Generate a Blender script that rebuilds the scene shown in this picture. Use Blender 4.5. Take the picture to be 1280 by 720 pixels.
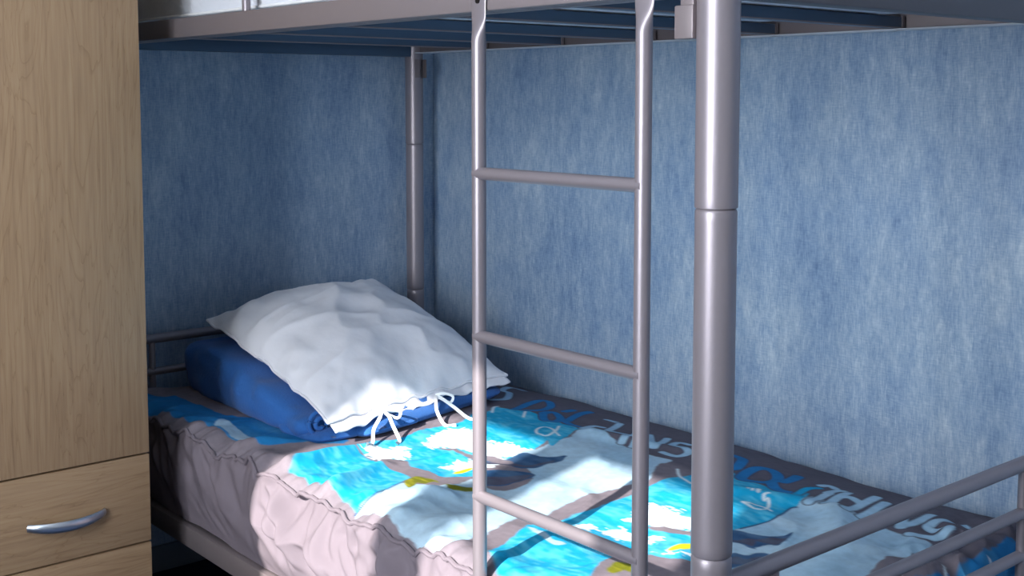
import bpy, bmesh, math
import numpy as np
from mathutils import Vector, Matrix

for o in list(bpy.data.objects):
    bpy.data.objects.remove(o, do_unlink=True)
scene = bpy.context.scene
COL = scene.collection

# ---------------------------------------------------------------- camera
cam_data = bpy.data.cameras.new('camera')
cam = bpy.data.objects.new('camera', cam_data)
COL.objects.link(cam)
cam.location = (0.9538, -1.1343, 1.240)
cam.rotation_euler = (math.pi / 2 - 0.08198, 0, 0.86759)
cam_data.sensor_fit = 'HORIZONTAL'
cam_data.sensor_width = 36.0
cam_data.lens = 1506.55 / 1280 * 36
cam_data.shift_y = -(360 - 246.83) / 1280
cam_data.clip_start = 0.02
scene.camera = cam

# ---------------------------------------------------------------- world, sun, window light, exposure
world = bpy.data.worlds.new('sky')
scene.world = world
world.use_nodes = True
wn = world.node_tree.nodes
wn['Background'].inputs['Color'].default_value = (0.55, 0.75, 1.0, 1)
wn['Background'].inputs['Strength'].default_value = 2.0

sun_data = bpy.data.lights.new('sun', 'SUN')
sun_data.energy = 8.6
sun_data.angle = math.radians(0.55)
sun_data.color = (1.0, 0.955, 0.89)
sun = bpy.data.objects.new('sun', sun_data)
COL.objects.link(sun)
sun.location = (2.5, -6.0, 4.5)
sun.rotation_euler = Vector((-0.38, 1.0, -0.57)).to_track_quat('-Z', 'Y').to_euler()

win_data = bpy.data.lights.new('window_daylight', 'AREA')
win_data.shape = 'RECTANGLE'
win_data.size = 0.96
win_data.size_y = 1.38
win_data.energy = 71.0
win_data.color = (0.90, 0.95, 1.0)
win = bpy.data.objects.new('window_daylight', win_data)
COL.objects.link(win)
win.location = (0.235, -2.43, 1.49)
win.rotation_euler = (math.radians(90), 0, 0)      # faces +Y, into the room

vs = scene.view_settings
vs.view_transform = 'Standard'
vs.look = 'None'
vs.gamma = 1.0
vs.use_curve_mapping = False
vs.exposure = 0.55

# ---------------------------------------------------------------- helpers
def tag(o, label=None, cat=None, group=None, kind=None):
    if label: o['label'] = label
    if cat: o['category'] = cat
    if group: o['group'] = group
    if kind: o['kind'] = kind
    return o

def empty(name, loc=(0, 0, 0)):
    o = bpy.data.objects.new(name, None)
    o.empty_display_size = 0.1
    COL.objects.link(o)
    o.location = loc
    return o

def link(name, me, mat, parent=None, smooth=True):
    o = bpy.data.objects.new(name, me)
    COL.objects.link(o)
    if mat: me.materials.append(mat)
    if smooth and len(me.polygons):
        me.polygons.foreach_set('use_smooth', [True] * len(me.polygons))
    if parent is not None:
        o.parent = parent
        p, root = parent, Vector((0, 0, 0))
        while p is not None:
            root = root + p.location
            p = p.parent
        o.location = -root           # geometry is written in room coordinates
    return o

def from_bm(name, bm, mat, parent=None, smooth=True, angle=40):
    bmesh.ops.recalc_face_normals(bm, faces=bm.faces)
    me = bpy.data.meshes.new(name)
    bm.to_mesh(me)
    bm.free()
    o = link(name, me, mat, parent, smooth)
    if smooth:
        try: me.set_sharp_from_angle(angle=math.radians(angle))
        except Exception: pass
    return o

def box_bm(bm, x0, x1, y0, y1, z0, z1, bevel=0.0, seg=2):
    r = bmesh.ops.create_cube(bm, size=1.0)
    vs_ = r['verts']
    for v in vs_:
        v.co = Vector((x0 + (v.co.x + .5) * (x1 - x0), y0 + (v.co.y + .5) * (y1 - y0), z0 + (v.co.z + .5) * (z1 - z0)))
    if bevel:
        es = list({e for v in vs_ for e in v.link_edges})
        bmesh.ops.bevel(bm, geom=es, offset=bevel, segments=seg, affect='EDGES', profile=0.5)

def box(name, x0, x1, y0, y1, z0, z1, mat, parent=None, bevel=0.0, seg=2):
    bm = bmesh.new()
    box_bm(bm, x0, x1, y0, y1, z0, z1, bevel, seg)
    return from_bm(name, bm, mat, parent, smooth=bevel > 0)

def sweep_bm(bm, pts, rad, seg=16, caps=True, up=Vector((0, 0, 1)), flat=None):
    """tube along pts; rad may be list; flat(i) -> (half width along side, half along normal)"""
    pts = [Vector(p) for p in pts]
    n = len(pts)
    rings = []
    for i, p in enumerate(pts):
        t = (pts[min(i + 1, n - 1)] - pts[max(i - 1, 0)]).normalized()
        u = up if abs(t.dot(up)) < 0.95 else Vector((0, 1, 0))
        a = t.cross(u).normalized()
        b = a.cross(t).normalized()
        ra = rb = rad[i] if isinstance(rad, (list, tuple)) else rad
        off = Vector((0, 0, 0))
        if flat: ra, rb, off = flat(i, a, b)
        rings.append([bm.verts.new(p + off + a * (ra * math.cos(2 * math.pi * k / seg)) + b * (rb * math.sin(2 * math.pi * k / seg))) for k in range(seg)])
    for r0, r1 in zip(rings, rings[1:]):
        for k in range(seg):
            bm.faces.new((r0[k], r0[(k + 1) % seg], r1[(k + 1) % seg], r1[k]))
    if caps:
        bm.faces.new(rings[0][::-1]); bm.faces.new(rings[-1])

def tube(name, pts, rad, mat, parent=None, seg=16, **k):
    bm = bmesh.new()
    sweep_bm(bm, pts, rad, seg, **k)
    return from_bm(name, bm, mat, parent)

def lathe(name, prof, cx, cy, mat, parent=None, seg=32):
    bm = bmesh.new()
    rings = [[bm.verts.new((cx + r * math.cos(2 * math.pi * k / seg), cy + r * math.sin(2 * math.pi * k / seg), z)) for k in range(seg)] for r, z in prof]
    for r0, r1 in zip(rings, rings[1:]):
        for k in range(seg):
            bm.faces.new((r0[k], r0[(k + 1) % seg], r1[(k + 1) % seg], r1[k]))
    bm.faces.new(rings[0][::-1]); bm.faces.new(rings[-1])
    return from_bm(name, bm, mat, parent, angle=50)

def grid_mesh(name, P, close_u=False):
    """P: (nu, nv, 3) numpy -> mesh"""
    nu, nv = P.shape[:2]
    idx = np.arange(nu * nv).reshape(nu, nv)
    if close_u: idx = np.vstack([idx, idx[:1]])
    f = np.stack([idx[:-1, :-1], idx[1:, :-1], idx[1:, 1:], idx[:-1, 1:]], -1).reshape(-1, 4)
    me = bpy.data.meshes.new(name)
    me.vertices.add(nu * nv)
    me.vertices.foreach_set('co', P.reshape(-1).astype(np.float32))
    me.loops.add(f.size)
    me.loops.foreach_set('vertex_index', f.reshape(-1).astype(np.int32))
    me.polygons.add(len(f))
    me.polygons.foreach_set('loop_start', (np.arange(len(f)) * 4).astype(np.int32))
    me.polygons.foreach_set('loop_total', np.full(len(f), 4, np.int32))
    me.update(calc_edges=True)
    me.validate()
    return me

RNG = np.random.RandomState(7)
_T = RNG.rand(64, 64)
def vnoise(x, y):
    """smooth 2-D value noise, about -1..1"""
    x = np.asarray(x, float); y = np.asarray(y, float)
    xi = np.floor(x).astype(int); yi = np.floor(y).astype(int)
    fx = x - xi; fy = y - yi
    fx = fx * fx * fx * (fx * (fx * 6 - 15) + 10); fy = fy * fy * fy * (fy * (fy * 6 - 15) + 10)
    g = lambda a, b: _T[a % 64, b % 64]
    v = (g(xi, yi) * (1 - fx) + g(xi + 1, yi) * fx) * (1 - fy) + (g(xi, yi + 1) * (1 - fx) + g(xi + 1, yi + 1) * fx) * fy
    return v * 2 - 1
def ridge(x, y):
    return 1 - np.abs(vnoise(x, y)) * 2
def sstep(a, b, x):
    t = np.clip((x - a) / (b - a), 0, 1)
    return t * t * (3 - 2 * t)

# ---------------------------------------------------------------- materials
def mat(name, color=(.5, .5, .5), rough=.5, metal=0.0, spec=.5, bump=None, sheen=0.0):
    m = bpy.data.materials.new(name)
    m.use_nodes = True
    nt = m.node_tree
    b = nt.nodes['Principled BSDF']
    b.inputs['Base Color'].default_value = (*color, 1)
    b.inputs['Roughness'].default_value = rough
    b.inputs['Metallic'].default_value = metal
    b.inputs['Specular IOR Level'].default_value = spec
    if sheen:
        b.inputs['Sheen Weight'].default_value = sheen
    if bump:
        sc, st, dist = bump
        n = nt.nodes.new('ShaderNodeTexNoise'); n.inputs['Scale'].default_value = sc; n.inputs['Detail'].default_value = 4
        tc = nt.nodes.new('ShaderNodeTexCoord'); nt.links.new(tc.outputs['Object'], n.inputs['Vector'])
        bp = nt.nodes.new('ShaderNodeBump'); bp.inputs['Strength'].default_value = st; bp.inputs['Distance'].default_value = dist
        nt.links.new(n.outputs['Fac'], bp.inputs['Height']); nt.links.new(bp.outputs['Normal'], b.inputs['Normal'])
    return m

def ramp(nt, stops):
    r = nt.nodes.new('ShaderNodeValToRGB')
    e = r.color_ramp.elements
    while len(e) < len(stops): e.new(0.5)
    for k, (p, c) in enumerate(stops):
        e[k].position = p; e[k].color = (*c, 1)
    return r

def srgb(*c):
    return tuple(((v / 255) / 12.92 if v / 255 <= .04045 else ((v / 255 + .055) / 1.055) ** 2.4) for v in c)

def wood(name, grain_axis):
    m = mat(name, rough=.42, spec=.35)
    nt = m.node_tree; b = nt.nodes['Principled BSDF']
    tc = nt.nodes.new('ShaderNodeTexCoord')
    def noise(scale, detail, s, dist=0.0):
        mp = nt.nodes.new('ShaderNodeMapping')
        mp.inputs['Scale'].default_value = s
        nt.links.new(tc.outputs['Object'], mp.inputs['Vector'])
        n = nt.nodes.new('ShaderNodeTexNoise')
        n.inputs['Scale'].default_value = scale; n.inputs['Detail'].default_value = detail; n.inputs['Distortion'].default_value = dist
        nt.links.new(mp.outputs['Vector'], n.inputs['Vector'])
        return n
    al = .045
    s = (1, 1, al) if grain_axis == 'z' else (1, al, 1)
    fine = noise(130, 6, s)
    broad = noise(9, 4, (1, 1, .13) if grain_axis == 'z' else (1, .13, 1), 1.6)
    r1 = ramp(nt, [(.25, srgb(144, 117, 91)), (.52, srgb(159, 131, 102)), (.78, srgb(166, 140, 110))])
    nt.links.new(fine.outputs['Fac'], r1.inputs['Fac'])
    # cathedral lines: thin dark contour bands of the broad noise
    mth = nt.nodes.new('ShaderNodeMath'); mth.operation = 'MULTIPLY'; mth.inputs[1].default_value = 13.0
    nt.links.new(broad.outputs['Fac'], mth.inputs[0])
    fr = nt.nodes.new('ShaderNodeMath'); fr.operation = 'FRACT'
    nt.links.new(mth.outputs[0], fr.inputs[0])
    r2 = ramp(nt, [(0.0, (.55, .46, .38)), (.16, (.93, .91, .88)), (.5, (1, 1, 1)), (1.0, (.90, .87, .83))])
    nt.links.new(fr.outputs[0], r2.inputs['Fac'])
    mx = nt.nodes.new('ShaderNodeMix'); mx.data_type = 'RGBA'; mx.blend_type = 'MULTIPLY'
    mx.inputs['Factor'].default_value = .42
    nt.links.new(r1.outputs['Color'], mx.inputs['A']); nt.links.new(r2.outputs['Color'], mx.inputs['B'])
    nt.links.new(mx.outputs['Result'], b.inputs['Base Color'])
    bp = nt.nodes.new('ShaderNodeBump'); bp.inputs['Strength'].default_value = .12; bp.inputs['Distance'].default_value = .001
    nt.links.new(fine.outputs['Fac'], bp.inputs['Height']); nt.links.new(bp.outputs['Normal'], b.inputs['Normal'])
    return m

def wallpaper(name, along):
    """denim-look vinyl paper: fine woven threads, chalky lighter patches"""
    m = mat(name, rough=.5, spec=1.0)
    nt = m.node_tree; b = nt.nodes['Principled BSDF']
    tc = nt.nodes.new('ShaderNodeTexCoord')
    def noise(s, scale, detail, rough=.6):
        mp = nt.nodes.new('ShaderNodeMapping'); mp.inputs['Scale'].default_value = s
        nt.links.new(tc.outputs['Object'], mp.inputs['Vector'])
        n = nt.nodes.new('ShaderNodeTexNoise'); n.inputs['Scale'].default_value = scale
        n.inputs['Detail'].default_value = detail; n.inputs['Roughness'].default_value = rough
        nt.links.new(mp.outputs['Vector'], n.inputs['Vector'])
        return n.outputs['Fac']
    def mix(a, bb, f, op='MIX'):
        mx = nt.nodes.new('ShaderNodeMix'); mx.data_type = 'FLOAT'
        mx.inputs['Factor'].default_value = f
        nt.links.new(a, mx.inputs['A']); nt.links.new(bb, mx.inputs['B'])
        return mx.outputs['Result']
    vert = noise((1, 1, .14), 330, 4)
    horz = noise((.16, .16, 1), 330, 4)
    patch = noise((1, 1, .5), 7, 8, .7)
    streak = noise((1, 1, .3), 60, 6)
    weave = mix(vert, horz, .42)
    pp = mix(patch, streak, .45)
    f = mix(weave, pp, .55)
    r = ramp(nt, [(.34, srgb(80, 113, 156)), (.45, srgb(126, 152, 184)), (.54, srgb(158, 177, 198)), (.66, srgb(202, 212, 219))])
    nt.links.new(f, r.inputs['Fac'])
    nt.links.new(r.outputs['Color'], b.inputs['Base Color'])
    bp = nt.nodes.new('ShaderNodeBump'); bp.inputs['Strength'].default_value = .35; bp.inputs['Distance'].default_value = .0012
    nt.links.new(weave, bp.inputs['Height']); nt.links.new(bp.outputs['Normal'], b.inputs['Normal'])
    return m

M = {}
M['paper'] = wallpaper('denim_wallpaper', 'x')
M['white_wall'] = mat('white_plaster', srgb(226, 226, 224), .8, bump=(60, .2, .002))
M['carpet'] = mat('navy_carpet', srgb(44, 58, 82), .95, spec=.1, bump=(350, .6, .004))
M['board'] = mat('grey_baseboard', srgb(120, 128, 140), .5)
M['wood_v'] = wood('oak_vertical_grain', 'z')
M['wood_h'] = wood('oak_horizontal_grain', 'y')
M['carcass'] = mat('oak_edge', srgb(150, 122, 86), .6)
M['dark_gap'] = mat('dark_recess', srgb(60, 44, 30), .8)
M['nickel'] = mat('satin_nickel', (.62, .66, .74), .3, 1.0)
def steel(name, c, rough):
    m = mat(name, c, rough, .5, bump=(900, .02, .0004))
    return m
M['silver'] = steel('silver_lacquered_steel', srgb(148, 139, 145), .4)
M['slat'] = mat('dark_slate_steel', srgb(66, 88, 112), .45, .2)
M['dark_steel'] = mat('dark_grey_steel', srgb(92, 90, 96), .5, .3)
M['edge'] = mat('steel_painted_glint', srgb(206, 208, 214), .4, .3)  # lighter than the rail plate: the lip's specular line is painted into the colour
M['plate'] = mat('grey_steel_plate', srgb(134, 123, 125), .45, .35)
M['bolt'] = mat('dark_bolt', srgb(50, 46, 48), .4, .8)
M['red_ink'] = mat('red_ink', srgb(190, 40, 50), .6)
M['cap'] = mat('black_plastic', srgb(30, 30, 32), .5)
M['mattress'] = mat('mattress_ticking', srgb(222, 224, 232), .85, bump=(38, .35, .012))
M['linen'] = mat('white_cotton', srgb(240, 238, 244), .85, spec=.15, bump=(16, .18, .012), sheen=.1)
M['ribbon'] = mat('white_cotton_tape', srgb(236, 235, 236), .85, spec=.15)
M['fleece'] = mat('royal_blue_fleece', srgb(54, 104, 172), .95, spec=.08, bump=(160, .5, .003), sheen=.12)
M['mauve'] = mat('mauve_grey_cotton', srgb(120, 110, 118), .85, spec=.15, bump=(420, .12, .001))
M['frame_white'] = mat('white_window_frame', srgb(238, 238, 236), .4)

def print_mat():
    m = mat('printed_cotton', rough=.85, spec=.15, bump=(420, .12, .001))
    nt = m.node_tree; b = nt.nodes['Principled BSDF']
    a = nt.nodes.new('ShaderNodeAttribute'); a.attribute_name = 'print'
    n = nt.nodes.new('ShaderNodeTexNoise'); n.inputs['Scale'].default_value = 55; n.inputs['Detail'].default_value = 5
    tc = nt.nodes.new('ShaderNodeTexCoord'); nt.links.new(tc.outputs['Object'], n.inputs['Vector'])
    r = ramp(nt, [(.3, (.86, .87, .88)), (.7, (1.06, 1.06, 1.06))])
    nt.links.new(n.outputs['Fac'], r.inputs['Fac'])
    mx = nt.nodes.new('ShaderNodeMix'); mx.data_type = 'RGBA'; mx.blend_type = 'MULTIPLY'; mx.inputs['Factor'].default_value = 1.0
    nt.links.new(a.outputs['Color'], mx.inputs['A']); nt.links.new(r.outputs['Color'], mx.inputs['B'])
    nt.links.new(mx.outputs['Result'], b.inputs['Base Color'])
    return m
M['print'] = print_mat()

# ---------------------------------------------------------------- the room
WX, WY = -2.005, 1.06          # head wall, long wall
FX, BY, H = 2.7, -2.30, 2.5    # far foot wall, window wall, ceiling
def struct(name, x0, x1, y0, y1, z0, z1, m, bevel=0.0, parent=None):
    o = box(name, x0, x1, y0, y1, z0, z1, m, parent, bevel)
    if parent is None: o['kind'] = 'structure'
    return o
struct('floor', WX - .1, FX + .1, BY - .1, WY + .1, -.1, 0, M['carpet'])
struct('ceiling', WX - .1, FX + .1, BY - .1, WY + .1, H, H + .1, M['white_wall'])
struct('wall_head', WX - .1, WX, BY - .1, WY + .1, 0, H, M['paper'])
struct('wall_long', WX, FX, WY, WY + .1, 0, H, M['paper'])
struct('wall_foot', FX, FX + .1, BY - .1, WY + .1, 0, H, M['white_wall'])
# window wall with a two-light opening
wx0, wx1, wz0, wz1 = -.26, .721, .80, 2.19
bm = bmesh.new()
box_bm(bm, WX, wx0, BY - .1, BY, 0, H)
box_bm(bm, wx1, FX, BY - .1, BY, 0, H)
box_bm(bm, wx0, wx1, BY - .1, BY, 0, wz0)
box_bm(bm, wx0, wx1, BY - .1, BY, wz1, H)
o = from_bm('wall_window', bm, M['white_wall'], smooth=False); o['kind'] = 'structure'
bm = bmesh.new()
box_bm(bm, .163, .278, BY - .055, BY - .005, wz0, wz1, .004)
box_bm(bm, wx0 - .04, wx1 + .04, BY, BY + .03, wz0 - .03, wz0, .004)
o = from_bm('window_1', bm, M['frame_white']); o['kind'] = 'structure'
gm = bpy.data.materials.new('clear_glass'); gm.use_nodes = True
gn = gm.node_tree.nodes; gl = gm.node_tree.links
gn.remove(gn['Principled BSDF'])
tr = gn.new('ShaderNodeBsdfTransparent'); gg = gn.new('ShaderNodeBsdfGlossy'); gg.inputs['Roughness'].default_value = .02
mxs = gn.new('ShaderNodeMixShader'); mxs.inputs[0].default_value = .04
gl.new(tr.outputs[0], mxs.inputs[1]); gl.new(gg.outputs[0], mxs.inputs[2]); gl.new(mxs.outputs[0], gn['Material Output'].inputs['Surface'])
box('pane', wx0, .163, BY - .032, BY - .028, wz0, wz1, gm, o)
box('pane', .278, wx1, BY - .032, BY - .028, wz0, wz1, gm, o)
struct('baseboard_head', WX, WX + .014, BY, WY, 0, .068, M['board'], .003)
struct('baseboard_long', WX + .014, FX, WY - .014, WY, 0, .068, M['board'], .003)

# ---------------------------------------------------------------- wardrobe
WF = -1.40                       # front face
wr = empty('wardrobe', (-1.70, -.49, 0))
tag(wr, 'light oak wardrobe with a tall door above drawers beside the bunk bed', 'wardrobe')
y_in, y_out = -.125, -.845
box('body', -1.985, WF - .019, y_out, y_in, .06, 1.95, M['carcass'], wr, .001)
box('plinth', -1.97, WF - .05, y_out + .01, y_in - .01, 0, .06, M['carcass'], wr)
def bow_handle(parent, yc, zc, hw=.076):
    pts, n = [], 22
    for i in range(n + 1):
        t = -1 + 2 * i / n
        pts.append((WF + .004 + .026 * (1 - t ** 2) ** .8, yc + hw * t, zc - .004 * (1 - t * t)))
    def fl(i, a, b):
        t = -1 + 2 * i / n
        return .0045, .0078 + .003 * (1 - abs(t) ** 2.5), Vector((0, 0, 0))
    bm = bmesh.new(); sweep_bm(bm, pts, .005, 14, flat=fl)
    h = from_bm('handle', bm, M['nickel'], parent)
    h['label'] = 'curved satin nickel bow handle'
    return h
mid = (y_in + y_out) / 2
for ya, yb in ((mid + .0015, y_in), (y_out, mid - .0015)):
    box('door', WF - .018, WF, ya, yb, .5095, 1.945, M['wood_v'], wr, .0012)
    for za, zb in ((.3225, .5055), (.135, .3185), (.064, .131)):
        d = box('drawer', WF - .018, WF, ya, yb, za, zb, M['wood_h'], wr, .0012)
        if zb - za > .1: bow_handle(d, (ya + yb) / 2 + .004, (za + zb) / 2 - .008)

# ---------------------------------------------------------------- bunk bed
L, W = 1.95, .95
bed = empty('bunk_bed', (-.975, .475, 0))
tag(bed, 'silver metal bunk bed with round posts against the blue walls', 'bunk bed')
S = M['silver']
J1, J2 = 1.107, .674
def post_profile(top):
    R, r = .0262, .0254
    return [(r, .012), (r, .03), (r, J2 - .014), (r, J2 - .004), (r - .0012, J2 - .0015), (r - .0022, J2), (R - .0012, J2 + .0008), (R - .0004, J2 + .003), (R - .0004, J2 + .014), (R - .0004, J1 - .014), (R - .0004, J1 - .004),
            (R - .0014, J1 - .0015), (R - .003, J1), (R, J1 + .0008), (R + .0002, J1 + .003), (R + .0002, J1 + .014), (R + .0002, top - .02), (R + .0002, top - .006), (R - .004, top), (.004, top + .002)]
for px, py in ((0, 0), (0, W), (-L, 0), (-L, W)):
    p = lathe('post', post_profile(1.80), px, py, S, bed, 40)
    lathe('foot_cap', [(.028, 0), (.029, .003), (.029, .014), (.02, .0145)], px, py, M['cap'], p, 24)

# upper frame
fr = box('upper_side_rail', -L + .02, -.045, -.019, .012, 1.367, 1.408, M['plate'], bed, .003)
fr['label'] = 'grey steel front rail of the upper bunk'
box('rail_bracket', -.052, -.022, -.022, -.006, 1.312, 1.353, M['plate'], fr, .002)
box('rail_bracket', -.048, -.026, -.016, .004, 1.345, 1.42, M['plate'], fr, .002)
box('rail_lip', -L + .03, -.05, .012, .034, 1.367, 1.3695, M['plate'], fr)
# small red lettering stub on the front rail (only its foot is in view)
bm = bmesh.new()
for pts in ([(-.352, 1.402), (-.347, 1.392), (-.340, 1.390), (-.336, 1.398), (-.334, 1.406)], [(-.330, 1.404), (-.326, 1.393), (-.320, 1.397)]):
    sweep_bm(bm, [(x, -.0192, z) for x, z in pts], .0012, 6)
from_bm('red_marking', bm, M['red_ink'], fr)
wrl = box('upper_side_rail', -L + .02, -.02, W + .003, W + .022, 1.374, 1.425, M['plate'], bed, .002)
box('rail_lip', -L + .03, -.03, W - .018, W + .022, 1.3705, 1.3735, M['edge'], wrl)
box('upper_end_rail', -.017, .017, .022, W - .022, 1.361, 1.41, M['dark_steel'], bed, .003)
box('upper_end_rail', -L - .017, -L + .017, .022, W - .022, 1.361, 1.41, M['slat'], bed, .003)
for py in (0, W):
    for x0 in (-L + .024,):
        for dy in (-.012, .012):
            box('post_bracket', x0, x0 + .02, py + dy - .0015, py + dy + .0015, 1.30, 1.353, M['plate'], bed)
for sx in (-.354, -.652, -1.0, -1.316, -1.62):
    s_ = box('slat', sx - .016, sx + .016, .013, W - .004, 1.3745, 1.396, M['slat'], bed, .002)
    box('slat_lip', sx + .0162, sx + .0185, .014, W - .018, 1.3735, 1.376, M['plate'], s_)  # paler than the slat, so its edge highlight is put into the colour
    bm = bmesh.new()
    box_bm(bm, sx + .014, sx + .018, W - .012, W - .004, 1.372, 1.398)
    box_bm(bm, sx + .004, sx + .018, W - .016, W - .004, 1.3705, 1.3735)
    from_bm('slat_hook', bm, M['plate'], s_, smooth=False)
# guard rail of the upper bunk
for gz in (1.60, 1.74):
    tube('guard_rail', [(-L + .02, 0, gz), (-.56, 0, gz)], .0105, S, bed)
for gx in (-1.178, -.56):
    tube('guard_bar', [(gx, -.002, 1.405), (gx, -.002, 1.745)], .0082, S, bed)

# lower frame
for y0, y1 in ((-.018, .010), (W - .010, W + .018)):
    lr = box('lower_side_rail', -L + .02, -.02, y0, y1, .262, .308, M['plate'], bed, .003)
for x0 in (0, -L):
    box('lower_end_rail', x0 - .014, x0 + .014, .02, W - .02, .262, .308, M['plate'], bed, .003)
for i in range(8):
    sx = -.18 - i * .225
    box('slat', sx - .03, sx + .03, .010, W - .010, .285, .300, M['slat'], bed, .002)

# head and foot board tubes
for ex, nm in ((0, 'footboard'), (-L, 'headboard')):
    tube(nm + '_rail', [(ex, .02, .630), (ex, W - .02, .630)], .0122, S, bed, 20)
    for z in (.545, .471):
        tube(nm + '_rail', [(ex, .02, z), (ex, W - .02, z)], .0098, S, bed, 18)
    for y in (.125, .800):
        tube(nm + '_bar', [(ex, y, .30), (ex, y, .622)], .0082, S, bed)

# ---------------------------------------------------------------- ladder
lad = empty('ladder', (-.258, -.031, 0))
tag(lad, 'silver tubular ladder hooked over the front rail of the upper bunk', 'ladder')
LY, LR = -.0225, .0108
for lx in (-.433, -.101):
    zs = [0.006, .3, .7, 1.0, 1.2, 1.29] + [1.30 + .004 * k for k in range(20)] + [1.395, 1.41]
    def fl(i, a, b, zs=zs):
        t = float(sstep(1.322, 1.362, zs[i]))
        return LR * (1 - t) + .0165 * t, LR * (1 - t) + .0022 * t, Vector((0, 0, 0))
    # a runs along x for a vertical sweep with up = y
    bm = bmesh.new()
    sweep_bm(bm, [(lx, LY, z) for z in zs], LR, 24, up=Vector((0, 1, 0)), flat=lambda i, a, b, f=fl: (f(i, a, b)[0], f(i, a, b)[1], f(i, a, b)[2]))
    r_ = from_bm('rail', bm, S, lad)
    bm = bmesh.new()
    box_bm(bm, lx - .0165, lx + .0165, -.0245, -.0200, 1.40, 1.414, .001)
    box_bm(bm, lx - .0165, lx + .0165, -.0245, .0165, 1.4095, 1.414, .001)
    box_bm(bm, lx - .0165, lx + .0165, .0130, .0165, 1.385, 1.414, .001)
    from_bm('hook', bm, S, r_)
    b_ = tube('bolt', [(lx + .001, -.0245, 1.382), (lx + .001, -.0268, 1.382)], .0042, M['bolt'], r_, 12, up=Vector((0, 0, 1)))
    lathe('foot_cap', [(.0125, 0), (.013, .002), (.013, .012), (.011, .013)], lx, LY, M['cap'], r_, 18)
for z in (1.130, .887, .643, .400, .157):
    tube('rung', [(-.433 - .004, LY - .002, z), (-.101 + .004, LY - .002, z)], .0094, S, lad, 18)

# ---------------------------------------------------------------- mattresses
def mattress(name, x0, x1, y0, y1, z0, z1, label):
    root = empty(name, ((x0 + x1) / 2, (y0 + y1) / 2, z0))
    tag(root, label, 'mattress')
    o = box('cover', x0, x1, y0, y1, z0, z1, M['mattress'], root, .035, 5)
    for z in (z0 + .022, z1 - .022):
        pts = []
        for cx_, cy_, a0 in ((x1 - .03, y1 - .03, 0), (x0 + .03, y1 - .03, 90), (x0 + .03, y0 + .03, 180), (x1 - .03, y0 + .03, 270)):
            for k in range(5):
                a = math.radians(a0 + 22.5 * k)
                pts.append((cx_ + .031 * math.cos(a), cy_ + .031 * math.sin(a), z))
        pts.append(pts[0])
        tube('piping', pts, .0035, M['ribbon'], root, 8, caps=False)
    return root
mattress('upper_mattress', -1.915, -.035, .036, .918, 1.398, 1.53, 'pale grey mattress lying on the upper bunk')
mattress('lower_mattress', -1.915, -.035, .030, .920, .302, .455, 'pale mattress on the lower bunk under the printed quilt')

# ---------------------------------------------------------------- printed quilt
KY = [-.2, -.05, 0, .1, .3, .6, .8, .9, .97, 1.02, 1.06]
KZ = [.51, .515, .525, .512, .498, .495, .482, .468, .453, .440, .422]
def zbase(Y):
    k = np.array([-.03, -.015, 0, .015, .03])
    return sum(np.interp(Y + d, KY, KZ) for d in k) / 5
def wrinkle(X, Y):
    """cloth relief in metres"""
    front = 1 - sstep(.02, .30, Y)
    z = .0045 * vnoise(X * 6 + 3, Y * 6 + 1) + .0025 * vnoise(X * 15 + 5, Y * 13)
    # long soft folds running away from the front seam
    wx = X + .35 * Y + .03 * vnoise(X * 5, Y * 5)
    z = z + front * .009 * np.clip(ridge(wx * 9 + 2, Y * 3.2 + 7), -.3, 1)
    z = z + .0035 * np.clip(ridge(wx * 17, Y * 6 + 3), 0, 1) * (1 - sstep(.5, .8, Y))
    # puckers along the seam
    pk = np.exp(-((Y - .01) / .04) ** 2)
    z = z + pk * (.009 * vnoise(X * 42, Y * 9) + .002 * vnoise(X * 90, Y * 14))
    # rumpled cloth at the foot end by the wall
    ft = sstep(-.22, -.06, X) * sstep(.45, .65, Y)
    z = z + ft * (.012 * vnoise(X * 26 + Y * 9, Y * 22) + .006 * ridge(X * 34, Y * 30 + X * 12))
    # a few definite folds of the front half: (x0,y0,x1,y1,height,width)
    for x0, y0, x1, y1, h, w in ((-1.10, .03, -1.16, .25, .013, .018), (-.93, .02, -1.02, .20, .017, .020), (-.80, .06, -.76, .17, .016, .018), (-.70, .00, -.80, .20, .012, .022), (-1.28, .02, -1.22, .14, .012, .02), (-.62, .02, -.66, .13, .008, .016), (-.45, .0, -.52, .18, .008, .02), (-.5, .62, -.36, .70, .012, .03), (-.30, .70, -.18, .55, .012, .03), (-.95, .72, -.75, .80, .01, .03)):
        dx, dy = x1 - x0, y1 - y0
        t = np.clip(((X - x0) * dx + (Y - y0) * dy) / (dx * dx + dy * dy), 0, 1)
        d = np.hypot(X - x0 - t * dx, Y - y0 - t * dy)
        z = z + 1.35 * h * np.exp(-(d / w) ** 2) * (1 - .5 * t)
    return z
YS = -.010                        # seam line
def qz(X, Y):
    z = zbase(Y) + wrinkle(X, Y)
    z = z - .016 * np.clip((.05 - Y) / .06, 0, 1.4) ** 2
    z = z - .05 * np.clip((X + .075) / .07, 0, 1) ** 2          # rounds over at the foot
    z = z - .03 * np.clip((-1.86 - X) / .06, 0, 1) ** 2
    return z
def seam(X):
    y = YS + .004 * vnoise(X * 9, X * 0) + .003 * vnoise(X * 38, X * 0 + 5)
    return y, qz(X, y)

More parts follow.
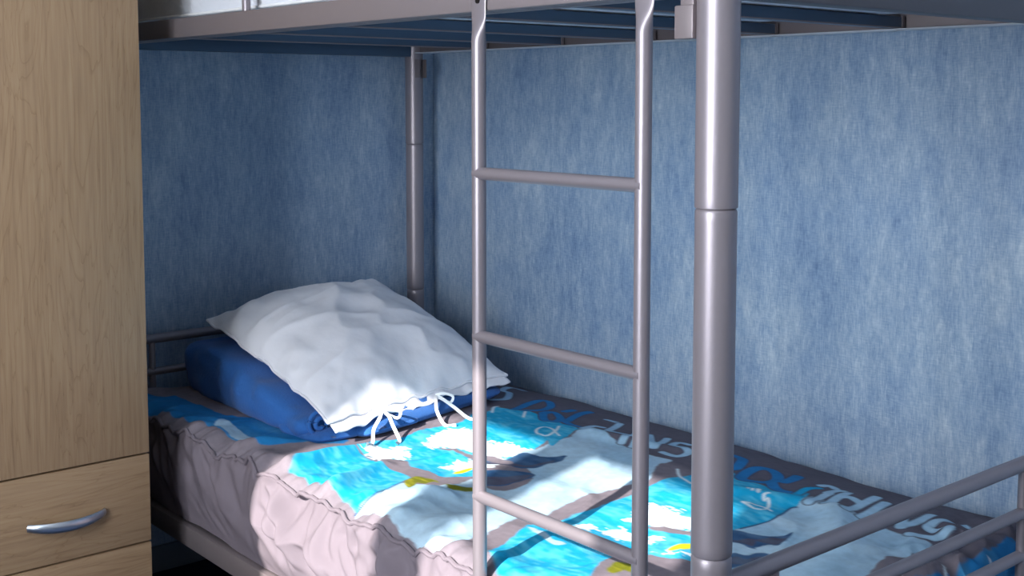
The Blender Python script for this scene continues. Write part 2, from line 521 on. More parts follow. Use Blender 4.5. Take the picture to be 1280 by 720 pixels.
PRINT = [
 ["pB",0,-1.88,0.01,-1.763,0.091,-1.644,0.117,-1.55,0.136,-1.516,0.204,-1.407,0.24,-1.219,0.246,-1.213,0.126,-1.23,0.061,-1.258,0.041,-1.32,0.037,-1.45,0.035,-1.587,0.011,-1.764,-0.018],
 ["pP",0,-1.463,0.053,-1.505,0.098,-1.446,0.091,-1.396,0.09,-1.326,0.077,-1.276,0.058,-1.326,0.044,-1.39,0.046],
 ["pT",0,-1.176,0.233,-1.185,0.252,-1.204,0.303,-1.186,0.35,-1.216,0.441,-1.22,0.485,-1.208,0.537,-1.247,0.609,-1.243,0.645,-1.251,0.676,-1.186,0.679,-1.083,0.74,-0.993,0.649,-0.945,0.551,-0.916,0.469,-0.912,0.398,-0.901,0.368,-0.855,0.299,-0.874,0.265,-0.9,0.249,-0.947,0.254,-0.981,0.243,-1.033,0.256,-1.057,0.224,-1.109,0.216],
 ["pW",0,-1.132,0.232,-1.165,0.277,-1.142,0.292,-1.131,0.311,-1.126,0.337,-1.077,0.298,-1.028,0.265,-1.037,0.243,-1.053,0.208],
 ["pW",0,-1.117,0.361,-1.16,0.425,-1.182,0.479,-1.162,0.521,-1.061,0.497,-1.002,0.505,-0.931,0.512,-0.918,0.435,-0.944,0.403,-0.983,0.4,-1.033,0.401,-1.072,0.381],
 ["pW",0,-0.952,0.305,-0.971,0.347,-0.954,0.375,-0.919,0.389,-0.874,0.373,-0.917,0.348,-0.914,0.309],
 ["pG",0,-1.073,0.375,-1.06,0.386,-1.041,0.397,-0.98,0.397,-0.943,0.419,-0.888,0.427,-0.845,0.437,-0.818,0.414,-0.876,0.399,-0.924,0.39,-0.956,0.378,-1.008,0.382,-1.049,0.378],
 ["pY",0,-0.907,0.29,-0.919,0.317,-0.916,0.345,-0.906,0.34,-0.898,0.307],
 ["pG",0,-1.057,0.219,-1.03,0.255,-0.987,0.244,-0.948,0.255,-0.902,0.25,-0.88,0.27,-0.861,0.303,-0.852,0.344,-0.814,0.337,-0.793,0.296,-0.811,0.264,-0.825,0.231,-0.859,0.234,-0.877,0.229,-0.903,0.21,-0.937,0.208,-0.985,0.206,-1.013,0.207],
 ["pT",0,-1.062,0.011,-1.105,0.048,-1.142,0.09,-1.163,0.148,-1.186,0.219,-1.115,0.21,-1.063,0.2,-1.011,0.192,-0.928,0.197,-0.878,0.149,-0.852,0.084,-0.814,0.009,-0.875,0.014,-0.927,0.019,-0.97,0.019,-1.021,0.019],
 ["pP",0,-0.927,0.482,-0.935,0.529,-0.943,0.588,-0.945,0.637,-0.979,0.696,-0.998,0.741,-0.963,0.74,-0.926,0.731,-0.856,0.711,-0.804,0.704,-0.761,0.7,-0.71,0.712,-0.696,0.685,-0.697,0.659,-0.663,0.608,-0.632,0.563,-0.639,0.521,-0.645,0.43,-0.638,0.371,-0.624,0.318,-0.609,0.273,-0.634,0.249,-0.603,0.167,-0.578,0.115,-0.573,0.075,-0.546,0.024,-0.573,-0.003,-0.646,-0.0,-0.72,0.001,-0.787,0.009,-0.817,0.002,-0.852,0.084,-0.874,0.146,-0.842,0.171,-0.806,0.201,-0.849,0.291,-0.814,0.284,-0.773,0.29,-0.756,0.315,-0.776,0.384],
 ["pO",0,-0.864,0.143,-0.9,0.177,-0.916,0.206,-0.898,0.214,-0.88,0.224,-0.845,0.207,-0.86,0.203,-0.844,0.178,-0.865,0.173,-0.841,0.141],
 ["pO",0,-0.831,0.211,-0.801,0.2,-0.799,0.224,-0.799,0.256,-0.774,0.236,-0.778,0.207,-0.785,0.185],
 ["sN",0.004,-0.817,0.002,-0.852,0.084,-0.878,0.149],
 ["pN",0,-0.943,0.394,-0.924,0.402,-0.913,0.431,-0.931,0.491,-0.917,0.504,-0.893,0.507,-0.87,0.526,-0.863,0.555,-0.843,0.522,-0.842,0.491,-0.834,0.455,-0.841,0.423,-0.859,0.409,-0.886,0.409,-0.905,0.382],
 ["pD",0,-0.933,0.386,-0.916,0.4,-0.895,0.422,-0.858,0.437,-0.852,0.471,-0.856,0.518,-0.846,0.499,-0.841,0.461,-0.849,0.429,-0.866,0.415,-0.909,0.385],
 ["pN",0,-0.877,0.332,-0.869,0.351,-0.85,0.383,-0.815,0.409,-0.793,0.408,-0.778,0.382,-0.78,0.352,-0.789,0.323,-0.803,0.297,-0.817,0.284],
 ["pD",0,-0.85,0.31,-0.841,0.339,-0.819,0.357,-0.804,0.395,-0.792,0.398,-0.782,0.367,-0.794,0.327,-0.821,0.287],
 ["pG",0,-0.958,0.406,-0.951,0.42,-0.913,0.431,-0.883,0.43,-0.886,0.409,-0.924,0.398],
 ["pT",0,-0.583,0.227,-0.569,0.268,-0.599,0.334,-0.597,0.414,-0.612,0.493,-0.606,0.538,-0.616,0.599,-0.603,0.643,-0.61,0.7,-0.606,0.756,-0.548,0.737,-0.467,0.721,-0.418,0.719,-0.397,0.754,-0.347,0.651,-0.358,0.642,-0.337,0.576,-0.336,0.525,-0.339,0.478,-0.326,0.42,-0.268,0.321,-0.299,0.279,-0.338,0.25,-0.36,0.214,-0.349,0.15,-0.292,0.045,-0.36,-0.02,-0.388,-0.012,-0.449,0.055,-0.474,0.101],
 ["pT",0,-0.496,0.047,-0.517,0.087,-0.552,0.142,-0.581,0.203,-0.543,0.225,-0.443,0.152,-0.367,0.033,-0.372,-0.01,-0.462,0.025],
 ["pW",0,-0.503,0.365,-0.513,0.412,-0.521,0.449,-0.488,0.459,-0.433,0.46,-0.396,0.469,-0.361,0.428,-0.382,0.402,-0.412,0.385,-0.444,0.366,-0.476,0.355],
 ["pW",0,-0.481,0.29,-0.476,0.32,-0.426,0.32,-0.386,0.343,-0.373,0.307,-0.408,0.285,-0.444,0.279],
 ["pW",0,-0.533,0.28,-0.512,0.295,-0.497,0.264,-0.51,0.242],
 ["pG",0,-0.448,0.361,-0.433,0.373,-0.411,0.385,-0.377,0.396,-0.347,0.411,-0.333,0.395,-0.362,0.379,-0.402,0.361,-0.435,0.356],
 ["pY",0,-0.339,0.29,-0.345,0.316,-0.342,0.351,-0.335,0.366,-0.324,0.335,-0.329,0.311],
 ["pW",0,-0.356,0.27,-0.334,0.286,-0.313,0.323,-0.291,0.345,-0.278,0.33,-0.303,0.312,-0.323,0.275,-0.341,0.254],
 ["pG",0,-0.34,0.231,-0.337,0.252,-0.313,0.267,-0.268,0.271,-0.245,0.292,-0.214,0.255,-0.246,0.247,-0.254,0.219,-0.296,0.225,-0.317,0.206],
 ["pO",0,-0.322,0.139,-0.336,0.161,-0.344,0.182,-0.331,0.192,-0.317,0.191,-0.302,0.171,-0.312,0.162,-0.307,0.141],
 ["pG",0,-0.608,0.269,-0.634,0.341,-0.631,0.401,-0.64,0.448,-0.638,0.523,-0.608,0.531,-0.594,0.477,-0.591,0.426,-0.579,0.359,-0.581,0.317,-0.561,0.268,-0.566,0.244],
 ["pG",0,-0.578,0.11,-0.591,0.144,-0.609,0.191,-0.587,0.208,-0.558,0.163,-0.542,0.134,-0.523,0.094,-0.522,0.066],
 ["pP",0,-0.572,0.195,-0.54,0.192,-0.494,0.178,-0.461,0.18,-0.462,0.162,-0.492,0.165,-0.538,0.178],
 ["pP",0,-0.333,0.429,-0.338,0.478,-0.336,0.525,-0.337,0.576,-0.358,0.642,-0.354,0.659,-0.376,0.729,-0.366,0.745,-0.334,0.73,-0.287,0.722,-0.235,0.719,-0.181,0.703,-0.16,0.704,-0.129,0.698,-0.107,0.7,-0.088,0.655,-0.093,0.632,-0.086,0.594,-0.105,0.57,-0.094,0.524,-0.08,0.474,-0.056,0.382,-0.055,0.262,-0.084,0.19,-0.199,0.24,-0.268,0.321],
 ["sN",0.005,-0.338,0.478,-0.336,0.525,-0.337,0.576,-0.358,0.642,-0.354,0.659],
 ["pN",0,-0.35,0.432,-0.342,0.461,-0.329,0.47,-0.307,0.473,-0.281,0.484,-0.271,0.511,-0.269,0.533,-0.258,0.514,-0.246,0.482,-0.241,0.458,-0.254,0.45,-0.263,0.426,-0.261,0.416,-0.285,0.416,-0.3,0.409,-0.318,0.393],
 ["pD",0,-0.327,0.412,-0.306,0.42,-0.299,0.446,-0.284,0.453,-0.276,0.478,-0.258,0.493,-0.253,0.496,-0.244,0.466,-0.257,0.453,-0.279,0.447,-0.269,0.424,-0.29,0.422,-0.317,0.4],
 ["pN",0,-0.275,0.342,-0.266,0.37,-0.25,0.385,-0.246,0.409,-0.232,0.417,-0.219,0.405,-0.216,0.387,-0.215,0.357,-0.223,0.336,-0.224,0.319,-0.24,0.3],
 ["pD",0,-0.262,0.326,-0.253,0.364,-0.241,0.373,-0.234,0.398,-0.223,0.401,-0.221,0.365,-0.231,0.337,-0.248,0.31],
 ["pB",0,-0.023,0.469,-0.038,0.526,-0.032,0.568,-0.034,0.626,-0.038,0.712,-0.043,0.796,-0.059,0.876,-0.042,0.88,0.024,0.819,0.141,0.554,0.066,0.335],
 ["sW",0.005,-0.052,0.646,-0.025,0.611,-0.005,0.597,0.016,0.592,0.03,0.598],
 ["sW",0.005,-0.029,0.75,-0.009,0.729,0.011,0.689],
 ["pT",0,-1.226,0.642,-1.274,0.695,-1.235,0.729,-1.201,0.752,-1.123,0.739,-1.063,0.735,-1.008,0.728,-0.98,0.691,-0.941,0.612,-0.933,0.573,-1.009,0.621,-1.131,0.647,-1.212,0.63],
 ["sD",0.03,-0.686,0.857,-0.657,0.855,-0.625,0.841,-0.594,0.782,-0.6,0.761],
 ["sD",0.03,-0.53,0.723,-0.547,0.739,-0.565,0.783,-0.569,0.821,-0.551,0.837,-0.518,0.818,-0.492,0.78,-0.494,0.749,-0.509,0.737,-0.53,0.723],
 ["sD",0.03,-0.488,0.759,-0.462,0.733,-0.439,0.722,-0.418,0.727],
 ["sD",0.03,-0.473,0.781,-0.481,0.815,-0.494,0.855],
 ["sB",0.023,-0.686,0.857,-0.657,0.855,-0.625,0.841,-0.594,0.782,-0.6,0.761],
 ["sB",0.023,-0.53,0.723,-0.547,0.739,-0.565,0.783,-0.569,0.821,-0.551,0.837,-0.518,0.818,-0.492,0.78,-0.494,0.749,-0.509,0.737,-0.53,0.723],
 ["sB",0.023,-0.488,0.759,-0.462,0.733,-0.439,0.722,-0.418,0.727],
 ["sB",0.023,-0.473,0.781,-0.481,0.815,-0.494,0.855],
 ["sD",0.024999999999999998,-0.35,0.688,-0.368,0.758,-0.374,0.79],
 ["sD",0.024999999999999998,-0.427,0.837,-0.421,0.858,-0.401,0.848],
 ["sD",0.024999999999999998,-0.379,0.79,-0.386,0.838,-0.376,0.839],
 ["sL",0.018,-0.35,0.688,-0.368,0.758,-0.374,0.79],
 ["sL",0.018,-0.427,0.837,-0.421,0.858,-0.401,0.848],
 ["sL",0.018,-0.379,0.79,-0.386,0.838,-0.376,0.839],
 ["sD",0.023,-0.403,0.725,-0.419,0.78,-0.414,0.814],
 ["sT",0.016,-0.403,0.725,-0.419,0.78,-0.414,0.814],
 ["sD",0.026,-0.325,0.706,-0.347,0.777,-0.359,0.829],
 ["sD",0.026,-0.347,0.786,-0.334,0.8,-0.298,0.782],
 ["sD",0.026,-0.283,0.708,-0.295,0.778,-0.315,0.861],
 ["sD",0.026,-0.254,0.713,-0.264,0.769,-0.283,0.841],
 ["sL",0.019,-0.325,0.706,-0.347,0.777,-0.359,0.829],
 ["sL",0.019,-0.347,0.786,-0.334,0.8,-0.298,0.782],
 ["sL",0.019,-0.283,0.708,-0.295,0.778,-0.315,0.861],
 ["sL",0.019,-0.254,0.713,-0.264,0.769,-0.283,0.841],
 ["sD",0.026,-0.213,0.704,-0.232,0.774,-0.261,0.868],
 ["sD",0.026,-0.261,0.868,-0.219,0.795,-0.185,0.731],
 ["sD",0.026,-0.185,0.731,-0.185,0.785,-0.195,0.851],
 ["sD",0.026,-0.128,0.849,-0.145,0.838,-0.162,0.813,-0.158,0.775,-0.14,0.769,-0.125,0.78,-0.113,0.767,-0.114,0.73,-0.133,0.716,-0.154,0.71],
 ["sL",0.019,-0.213,0.704,-0.232,0.774,-0.261,0.868],
 ["sL",0.019,-0.261,0.868,-0.219,0.795,-0.185,0.731],
 ["sL",0.019,-0.185,0.731,-0.185,0.785,-0.195,0.851],
 ["sL",0.019,-0.128,0.849,-0.145,0.838,-0.162,0.813,-0.158,0.775,-0.14,0.769,-0.125,0.78,-0.113,0.767,-0.114,0.73,-0.133,0.716,-0.154,0.71],
 ["sD",0.027,-1.242,0.736,-1.295,0.834,-1.319,0.903,-1.256,0.868,-1.209,0.787,-1.224,0.749],
 ["sD",0.027,-1.179,0.772,-1.185,0.812,-1.13,0.785,-1.101,0.741,-1.127,0.731,-1.179,0.772],
 ["sD",0.027,-1.19,0.853,-1.196,0.888],
 ["sD",0.027,-1.1,0.781,-1.154,0.867,-1.172,0.924],
 ["sD",0.027,-1.097,0.767,-1.055,0.75,-1.031,0.75],
 ["sB",0.02,-1.242,0.736,-1.295,0.834,-1.319,0.903,-1.256,0.868,-1.209,0.787,-1.224,0.749],
 ["sB",0.02,-1.179,0.772,-1.185,0.812,-1.13,0.785,-1.101,0.741,-1.127,0.731,-1.179,0.772],
 ["sB",0.02,-1.19,0.853,-1.196,0.888],
 ["sB",0.02,-1.1,0.781,-1.154,0.867,-1.172,0.924],
 ["sB",0.02,-1.097,0.767,-1.055,0.75,-1.031,0.75],
 ["sD",0.024999999999999998,-1.004,0.736,-1.028,0.793,-1.011,0.808],
 ["sD",0.024999999999999998,-1.076,0.887,-1.044,0.888],
 ["sL",0.018,-1.004,0.736,-1.028,0.793,-1.011,0.808],
 ["sL",0.018,-1.076,0.887,-1.044,0.888],
 ["sD",0.024999999999999998,-0.955,0.747,-0.994,0.823,-1.03,0.886],
 ["sD",0.024999999999999998,-0.972,0.793,-0.949,0.801,-0.928,0.811],
 ["sD",0.024999999999999998,-0.863,0.72,-0.9,0.786,-0.955,0.872],
 ["sD",0.024999999999999998,-0.829,0.718,-0.874,0.799,-0.917,0.867],
 ["sD",0.024999999999999998,-0.909,0.859,-0.841,0.792,-0.799,0.756,-0.868,0.874],
 ["sD",0.024999999999999998,-0.791,0.862,-0.821,0.857,-0.791,0.804,-0.756,0.802,-0.724,0.782,-0.725,0.745,-0.765,0.745],
 ["sL",0.018,-0.955,0.747,-0.994,0.823,-1.03,0.886],
 ["sL",0.018,-0.972,0.793,-0.949,0.801,-0.928,0.811],
 ["sL",0.018,-0.863,0.72,-0.9,0.786,-0.955,0.872],
 ["sL",0.018,-0.829,0.718,-0.874,0.799,-0.917,0.867],
 ["sL",0.018,-0.909,0.859,-0.841,0.792,-0.799,0.756,-0.868,0.874],
 ["sL",0.018,-0.791,0.862,-0.821,0.857,-0.791,0.804,-0.756,0.802,-0.724,0.782,-0.725,0.745,-0.765,0.745],
 ["sD",0.024999999999999998,-1.465,0.96,-1.512,0.96,-1.462,0.88,-1.413,0.863,-1.348,0.797,-1.349,0.75],
 ["sL",0.018,-1.465,0.96,-1.512,0.96,-1.462,0.88,-1.413,0.863,-1.348,0.797,-1.349,0.75],
 ["sD",0.024999999999999998,-1.506,0.824,-1.418,0.778],
 ["sD",0.024999999999999998,-1.584,0.837,-1.469,0.777],
 ["sL",0.018,-1.506,0.824,-1.418,0.778],
 ["sL",0.018,-1.584,0.837,-1.469,0.777],
 ["sW",0.0058,-0.502,0.666,-0.483,0.665],
 ["sW",0.0058,-0.467,0.667,-0.455,0.645],
 ["sW",0.0058,-0.444,0.644,-0.457,0.666,-0.451,0.668,-0.433,0.647,-0.445,0.67],
 ["sW",0.0058,-0.418,0.66,-0.421,0.65,-0.409,0.635,-0.408,0.645,-0.389,0.622,-0.377,0.593,-0.39,0.581,-0.417,0.593,-0.431,0.599,-0.415,0.601,-0.392,0.607,-0.378,0.606,-0.366,0.6],
 ["sW",0.006,-1.043,0.7,-1.008,0.658,-0.986,0.613,-1.005,0.604,-1.036,0.624,-1.055,0.659,-1.04,0.668,-0.998,0.648,-0.971,0.635],
 ["sW",0.006,-1.235,0.659,-1.269,0.692,-1.276,0.713],
 ["sW",0.006,-1.207,0.74,-1.168,0.7],
 ["sW",0.006,-0.652,0.667,-0.609,0.626,-0.564,0.609],
]


PAL = {k: np.array(srgb(*v)) for k, v in dict(T=(24, 168, 214), B=(36, 122, 182), P=(188, 213, 229), W=(232, 242, 246), G=(132, 122, 130), N=(48, 84, 124), D=(82, 78, 96), Y=(226, 214, 40), O=(122, 124, 30), L=(172, 206, 228)).items()}
def catmull(p, closed, n=4):
    p = np.asarray(p, float)
    m = len(p)
    out = []
    rng = range(m) if closed else range(m - 1)
    for i in rng:
        if closed: a, b, c, d = p[i - 1], p[i], p[(i + 1) % m], p[(i + 2) % m]
        else: a, b, c, d = p[max(i - 1, 0)], p[i], p[i + 1], p[min(i + 2, m - 1)]
        for k in range(n):
            t = k / n
            out.append(.5 * (2 * b + (c - a) * t + (2 * a - 5 * b + 4 * c - d) * t * t + (3 * b - a - 3 * c + d) * t ** 3))
    if not closed: out.append(p[-1])
    return np.array(out)
def paint(X, Y):
    shp = X.shape
    X = X.ravel(); Y = Y.ravel()
    col = np.tile(PAL['G'], (len(X), 1))
    # darker grey ground along the wall where the lettering runs
    wv = sstep(.665, .70, Y + .015 * vnoise(X * 7, X * 0)) * .8
    col += (np.array(srgb(92, 88, 100)) - col) * wv[:, None]
    brush = vnoise(X * 60 + Y * 25, Y * 130) * .6 + vnoise(X * 24, Y * 60 + X * 10) * .6
    ex = X + .0022 * vnoise(X * 70, Y * 70); ey = Y + .0022 * vnoise(X * 70 + 9, Y * 70 + 4)
    for row in PRINT:
        kind, c, w = row[0][0], row[0][1], row[1]
        pts = catmull(np.array(row[2:]).reshape(-1, 2), kind == 'p', 4)
        mg = w / 2 + .012
        ii = np.where((X > pts[:, 0].min() - mg) & (X < pts[:, 0].max() + mg) & (Y > pts[:, 1].min() - mg) & (Y < pts[:, 1].max() + mg))[0]
        if not len(ii): continue
        x, y = (ex[ii], ey[ii]) if kind == 'p' else (X[ii], Y[ii])
        d2 = np.full(len(ii), 9.0); ins = np.zeros(len(ii), bool)
        q = np.vstack([pts, pts[:1]]) if kind == 'p' else pts
        for (ax, ay), (bx, by) in zip(q[:-1], q[1:]):
            dx, dy = bx - ax, by - ay
            l2 = dx * dx + dy * dy + 1e-12
            t = np.clip(((x - ax) * dx + (y - ay) * dy) / l2, 0, 1)
            d2 = np.minimum(d2, (x - ax - t * dx) ** 2 + (y - ay - t * dy) ** 2)
            if kind == 'p':
                cr = ((ay > y) != (by > y))
                ins ^= cr & (x < dx * (y - ay) / (dy if abs(dy) > 1e-12 else 1e-12) + ax)
        d = np.sqrt(d2)
        sd = np.where(ins, -d, d) if kind == 'p' else d - w / 2
        aa = .0022
        if kind == 'p' and c in 'W': sd = sd + .016 * brush[ii] + .008 * vnoise(x * 140 + y * 40, y * 220)
        if kind == 'p' and c in 'TP': sd = sd + .002 * brush[ii]
        cov = 1 - sstep(-aa, aa, sd)
        base = np.tile(PAL[c], (len(ii), 1))
        if kind == 'p' and c == 'T':
            k = np.clip(.5 + .9 * (brush[ii] - .25), 0, 1) * .55
            base = base + (np.array(srgb(120, 214, 236)) - base) * k[:, None]
        if kind == 'p' and c == 'P':
            k = np.clip(.5 + .6 * vnoise(x * 9, y * 14), 0, 1) * .5
            base = base + (np.array(srgb(142, 188, 218)) - base) * k[:, None]
        if kind == 'p' and c == 'B':
            k = np.clip(vnoise(x * 16 + y * 8, y * 30) + .2 * brush[ii] - .1, 0, 1) * .6
            base = base + (np.array(srgb(96, 170, 210)) - base) * k[:, None]
        if c == 'O':
            k = np.clip(brush[ii], 0, 1)
            base = base + (np.array(srgb(168, 164, 44)) - base) * k[:, None]
        if kind == 'p' and c in 'ND':
            k = np.clip(.4 + .6 * vnoise(x * 30, y * 60), 0, 1) * .35
            base = base + (np.array(srgb(120, 150, 178)) - base) * k[:, None]
        col[ii] += (base - col[ii]) * cov[:, None]
    return col.reshape(*shp, 3)

quilt = empty('quilt', (-.98, .47, .47))
tag(quilt, 'turquoise and grey printed quilt with dolphins lettering on the lower bunk', 'quilt')
step = .0032
xs = np.linspace(0, 1, int(1.91 / step))
def xend(Y): return -.012 - .024 * np.exp(-(Y / .03) ** 2) - .024 * np.exp(-((Y - .95) / .04) ** 2)
vv = np.linspace(0, 1, int(1.07 / step))
ys_, zs_ = seam(-1.918 + xs * (1.918 - .036))
X = np.repeat(xs[:, None], len(vv), 1)
Y = ys_[:, None] * (1 - vv[None]) ** 1 + (1.053) * vv[None]
X = -1.918 + X * (xend(Y) + 1.918)
Z = qz(X, Y)
C_ = paint(X, Y)
me = grid_mesh('top_panel', np.stack([X, Y, Z], -1))
ca = me.color_attributes.new('print', 'FLOAT_COLOR', 'POINT')
ca.data.foreach_set('color', np.concatenate([C_, np.ones(C_.shape[:2] + (1,))], -1).astype(np.float32).ravel())
top = link('top_panel', me, M['print'], quilt)
# side panel from the seam down behind the lower rail
xs2 = np.arange(-1.918, -.034, .004)
ys2, zs2 = seam(xs2)
n = 64
t = np.linspace(0, 1, n)
X2 = np.repeat(xs2[:, None], n, 1)
Tt = np.repeat(t[None], len(xs2), 0)
bul = np.sin(np.pi * np.clip(Tt, 0, 1) ** .8)
yend = -.004
Y2 = ys2[:, None] * (1 - Tt) + yend * Tt - .012 * bul
amp = np.sin(np.pi * Tt ** .6) * 1.15 + .25 * np.exp(-(Tt / .1) ** 2)
fx = X2 - .10 * Tt + .02 * vnoise(X2 * 6, Tt * 3)
fold = .022 * ridge(fx * 8 + 1, Tt * 1.3) + .026 * vnoise(fx * 19, Tt * 2.2 + 3) + .012 * vnoise(fx * 41 + 2, Tt * 5)
calm = .35 + .65 * sstep(-1.2, -1.05, X2)
on = sstep(0, .06, Tt)
Y2 = Y2 - on * amp * fold * calm - on * .004 * np.exp(-(Tt / .12) ** 2) * vnoise(X2 * 48, Tt * 2)
Y2 = np.maximum(Y2, -.060)
Z2 = zs2[:, None] * (1 - Tt) + (.312 + .004 * vnoise(X2 * 12, X2 * 0)) * Tt + .004 * vnoise(fx * 15, Tt * 6) * np.sin(np.pi * Tt)
# keep clear of the ladder tubes
near = np.exp(-((X2 + .433) / .05) ** 2) + np.exp(-((X2 + .101) / .05) ** 2)
lim = -.080 + .068 * np.clip(near, 0, 1)
Y2 = lim + np.log1p(np.exp((Y2 - lim) / .003)) * .003
me = grid_mesh('side_panel', np.stack([X2, Y2, Z2], -1))
sp = link('side_panel', me, M['mauve'], quilt)
sp['label'] = 'plain mauve grey side of the quilt, gathered at the seam'
xp = np.arange(-1.918, -.034, .0025)
yp, zp = seam(xp)
tube('piping', list(zip(xp, yp - .0015, zp - .0005)), .0044, M['mauve'], quilt, 8)
# foot panel hanging inside the footboard
yy = np.arange(-.01, 1.05, .008)
Xf = np.repeat(xend(yy)[:, None], 24, 1)
tf = np.linspace(0, 1, 24)[None]
Yf = np.repeat(yy[:, None], 24, 1)
Zf = qz(Xf, Yf) * (1 - tf) + .33 * tf
Xf = Xf - .018 * tf + .006 * np.sin(np.pi * tf) * vnoise(Yf * 14, tf * 3)
cf = paint(np.full_like(Yf, -.012), Yf)
me = grid_mesh('foot_panel', np.stack([Xf, Yf, Zf], -1))
ca = me.color_attributes.new('print', 'FLOAT_COLOR', 'POINT')
ca.data.foreach_set('color', np.concatenate([cf, np.ones(cf.shape[:2] + (1,))], -1).astype(np.float32).ravel())
link('foot_panel', me, M['print'], quilt)

# ---------------------------------------------------------------- folded fleece blanket
blk = empty('blanket', (-1.53, .45, .525))
tag(blk, 'folded royal blue fleece blanket rolled under the white pillow', 'blanket')
def slab(name, x0, x1, y0, y1, zf, hfun, m, parent, seed, nx=70, nc=72, ex=2.6, skew=0.0):
    """rounded slab: superellipse cross-section in (y, z) running along x; zf(x) floor height"""
    ts = np.linspace(0, 1, nx)
    P = np.zeros((nc, nx + 2, 3))
    th = np.linspace(0, 2 * np.pi, nc, endpoint=False)
    for j, t_ in enumerate(ts):
        x = x0 + (x1 - x0) * t_
        e = min(t_, 1 - t_) * (x1 - x0)
        k = (1 - max(0, 1 - e / .045) ** 2) ** .5 if e < .045 else 1.0
        k = max(k, .12)
        h = hfun(t_)
        cy, hy = (y0 + y1) / 2, (y1 - y0) / 2 - .03 * (1 - k)
        c, s = np.cos(th), np.sin(th)
        yy_ = cy + hy * np.sign(c) * np.abs(c) ** (2 / (ex + 3.5))
        zz = zf + h / 2 + h / 2 * k * np.sign(s) * np.abs(s) ** (2 / ex)
        P[:, j + 1] = np.stack([np.full(nc, x), yy_, zz], -1)
    P[:, 0] = P[:, 1].mean(0); P[:, -1] = P[:, -2].mean(0)
    nz = .006 * vnoise(P[..., 0] * 11 + seed, P[..., 1] * 9 + P[..., 2] * 14) + .003 * vnoise(P[..., 0] * 28, P[..., 1] * 24 + P[..., 2] * 30 + seed)
    P[..., 2] += nz * np.clip((P[..., 2] - zf) / .04, 0, 1)
    P[..., 1] -= nz * 1.2
    P[..., 0] -= skew * np.clip(P[..., 1] - y0, 0, 1)
    return link(name, grid_mesh(name, P, True), m, parent)
slab('rolled_edge', -1.865, -1.270, .160, .300, .500, lambda t_: .140 - .076 * t_ + .012 * math.sin(t_ * 5), M['fleece'], blk, 3, ex=2.1)
slab('folded_layer', -1.84, -1.20, .27, .76, .494, lambda t_: .060 - .021 * t_, M['fleece'], blk, 9, skew=.22)
slab('folded_layer', -1.80, -1.225, .28, .73, .526, lambda t_: .075 - .052 * t_, M['fleece'], blk, 5, skew=.24)
slab('loose_flap', -1.40, -1.225, .165, .45, .498, lambda t_: .026 + .004 * math.sin(9 * t_), M['fleece'], blk, 12, nx=30)
# the spiral of the roll at its foot end
bm = bmesh.new()
pts = []
for k in range(58):
    a = .5 + k * .215
    r = .004 + .0021 * a
    pts.append((-1.268 + .010 * (1 - k / 57), .200 + 1.05 * r * math.cos(-a), (.5385 + r * math.sin(-a))))
sweep_bm(bm, pts, .0052, 10)
from_bm('rolled_fold', bm, M['fleece'], blk)

# ---------------------------------------------------------------- pillow
pil = empty('pillow', (-1.53, .47, .60))
tag(pil, 'white square pillow with tie strings lying on the blue fleece blanket', 'pillow')
cA, cB, cC, cD = [np.array(c) for c in ((-1.80, .205, .690), (-1.885, .770, .712), (-1.335, .790, .545), (-1.205, .186, .560))]
def pillow_pt(u, v, side):
    """u: -1 head .. 1 foot, v: -1 front .. 1 wall"""
    U, V = (u + 1) / 2, (v + 1) / 2
    P = ((1 - U) * (1 - V))[..., None] * cA + ((1 - U) * V)[..., None] * cB + (U * V)[..., None] * cC + (U * (1 - V))[..., None] * cD
    ctr = (cA + cB + cC + cD) / 4
    pin = .055 * ((1 - u * u) * v ** 4 + (1 - v * v) * u ** 4)
    P[..., :2] += (ctr[:2] - P[..., :2]) * pin[..., None]
    th = ((1 - np.abs(u) ** 2.4) * (1 - np.abs(v) ** 2.4))
    th = np.clip(th, 0, 1) ** .55
    wr_ = .008 * vnoise(u * 2.5 + 3, v * 2.5) + .006 * ridge(u * 1.4 + v * 2.2, u * 3.5 - v) * th + .004 * ridge(u * 6 + 2, v * 2 + u) * (1 - th * .6)
    edge = .006 * vnoise(u * 9 + 4, v * 9) * (1 - th)
    if side > 0: P[..., 2] += .098 * th + wr_ * np.clip(th * 3, 0, 1) + edge
    else: P[..., 2] += -.042 * th + edge
    return P
N = 110
g = np.linspace(-1, 1, N)
g = np.sign(g) * (1 - (1 - np.abs(g)) ** 1.25)
uu, vv_ = np.meshgrid(g, g, indexing='ij')
ptop = pillow_pt(uu, vv_, 1)
pbot = pillow_pt(uu, vv_, -1)
me = grid_mesh('cushion_top', ptop)
bmx = bmesh.new(); bmx.from_mesh(me)
me2 = grid_mesh('cushion_bottom', pbot); bmx.from_mesh(me2)
bmesh.ops.remove_doubles(bmx, verts=bmx.verts, dist=.0004)
from_bm('pillowcase', bmx, M['linen'], pil, angle=180)
bpy.data.meshes.remove(me); bpy.data.meshes.remove(me2)
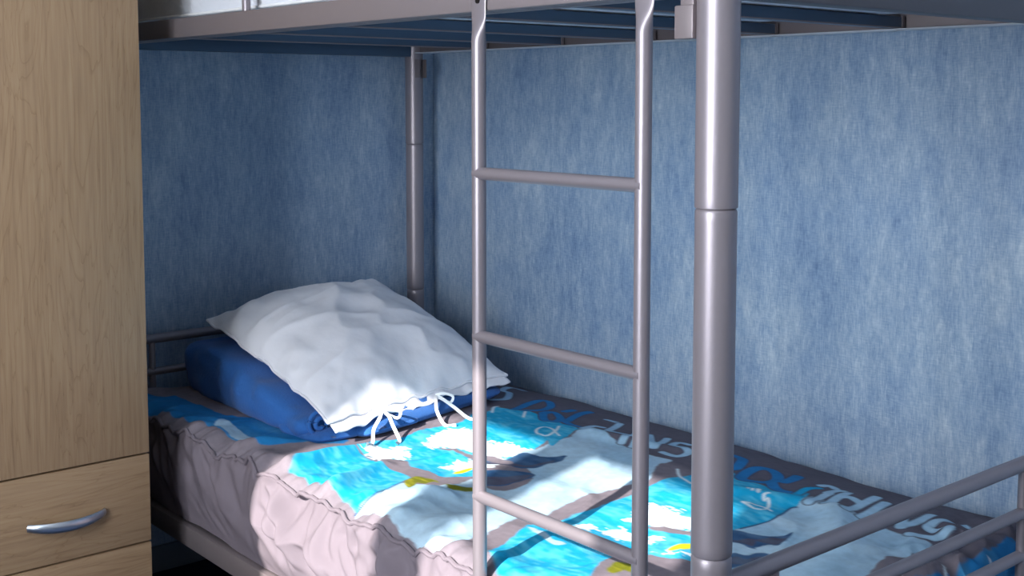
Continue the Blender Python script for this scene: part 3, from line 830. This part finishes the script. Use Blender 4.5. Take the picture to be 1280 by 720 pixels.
# seam cord round the edge and the open hem at the foot side
ring = []
for a in np.linspace(-1, 1, 60): ring.append(pillow_pt(np.array(-1.), np.array(a), 1))
for a in np.linspace(-1, 1, 60): ring.append(pillow_pt(np.array(a), np.array(1.), 1))
for a in np.linspace(1, -1, 60): ring.append(pillow_pt(np.array(1.), np.array(a), 1))
for a in np.linspace(1, -1, 60): ring.append(pillow_pt(np.array(a), np.array(-1.), 1))
bm = bmesh.new(); sweep_bm(bm, [tuple(r) for r in ring], .0032, 8)
from_bm('seam', bm, M['linen'], pil)
def hem_pt(v, out, dz):
    p = pillow_pt(np.array(1.), np.array(v), 1)
    return np.array([p[0] + out, p[1], p[2] + dz])
vsn = np.linspace(-.98, .98, 90)
HP = np.zeros((90, 8, 3))
for i, v in enumerate(vsn):
    for j, s in enumerate(np.linspace(0, 1, 8)):
        HP[i, j] = hem_pt(v, -.012 + .032 * s, -.002 + (-.010 + .008 * vnoise(v * 4, 2.0) + .004 * vnoise(v * 11, s)) * s - .006 * s * s)
hm = link('hem', grid_mesh('hem', HP), M['linen'], pil)
md = hm.modifiers.new('thickness', 'SOLIDIFY'); md.thickness = .003
def ribbon(pts, w=.0075):
    pts = catmull(np.array(pts), False, 6)
    bm = bmesh.new()
    prev = None
    n_ = len(pts)
    for i, p in enumerate(pts):
        tdir = Vector(pts[min(i + 1, n_ - 1)] - pts[max(i - 1, 0)]).normalized()
        view = Vector((.75, -.6, .3)).normalized()
        sd = tdir.cross(view).normalized() * (w / 2)
        nn = sd.cross(tdir).normalized() * .0006
        p = Vector(p)
        cur = [bm.verts.new(p + sd + nn), bm.verts.new(p - sd + nn), bm.verts.new(p - sd - nn), bm.verts.new(p + sd - nn)]
        if prev:
            for k in range(4): bm.faces.new((prev[k], prev[(k + 1) % 4], cur[(k + 1) % 4], cur[k]))
        prev = cur
    return from_bm('tie', bm, M['ribbon'], pil)
for v0, tails in ((-.52, ((-.045, -.02, .075), (.020, -.015, .075))), (.10, ((-.03, .012, .07), (.035, .02, .06)))):
    b0 = hem_pt(v0, .022, -.002)
    for dy, bend, ln in tails:
        def zq(x, y): return float(qz(np.array(x), np.array(y))) + .004
        p1 = b0 + np.array([.016, dy * .35, -.010])
        p2 = b0 + np.array([.030, dy * .75 + bend * .4, -.030])
        ex_, ey_ = b0[0] + .060, b0[1] + dy + bend
        p3 = np.array([ex_, ey_, max(zq(ex_, ey_), b0[2] - .06)])
        p4 = np.array([ex_ + .02, ey_ + bend * 1.4, zq(ex_ + .02, ey_ + bend * 1.4)])
        p2[2] = max(p2[2], zq(p2[0], p2[1])); p1[2] = max(p1[2], zq(p1[0], p1[1]))
        ribbon([b0, p1, p2, p3, p4])
    lp = [b0, b0 + np.array([.012, .014, .004]), b0 + np.array([.022, .034, -.004]), b0 + np.array([.020, .028, -.018]), b0 + np.array([.008, .006, -.006]), b0]
    ribbon(lp, .006)
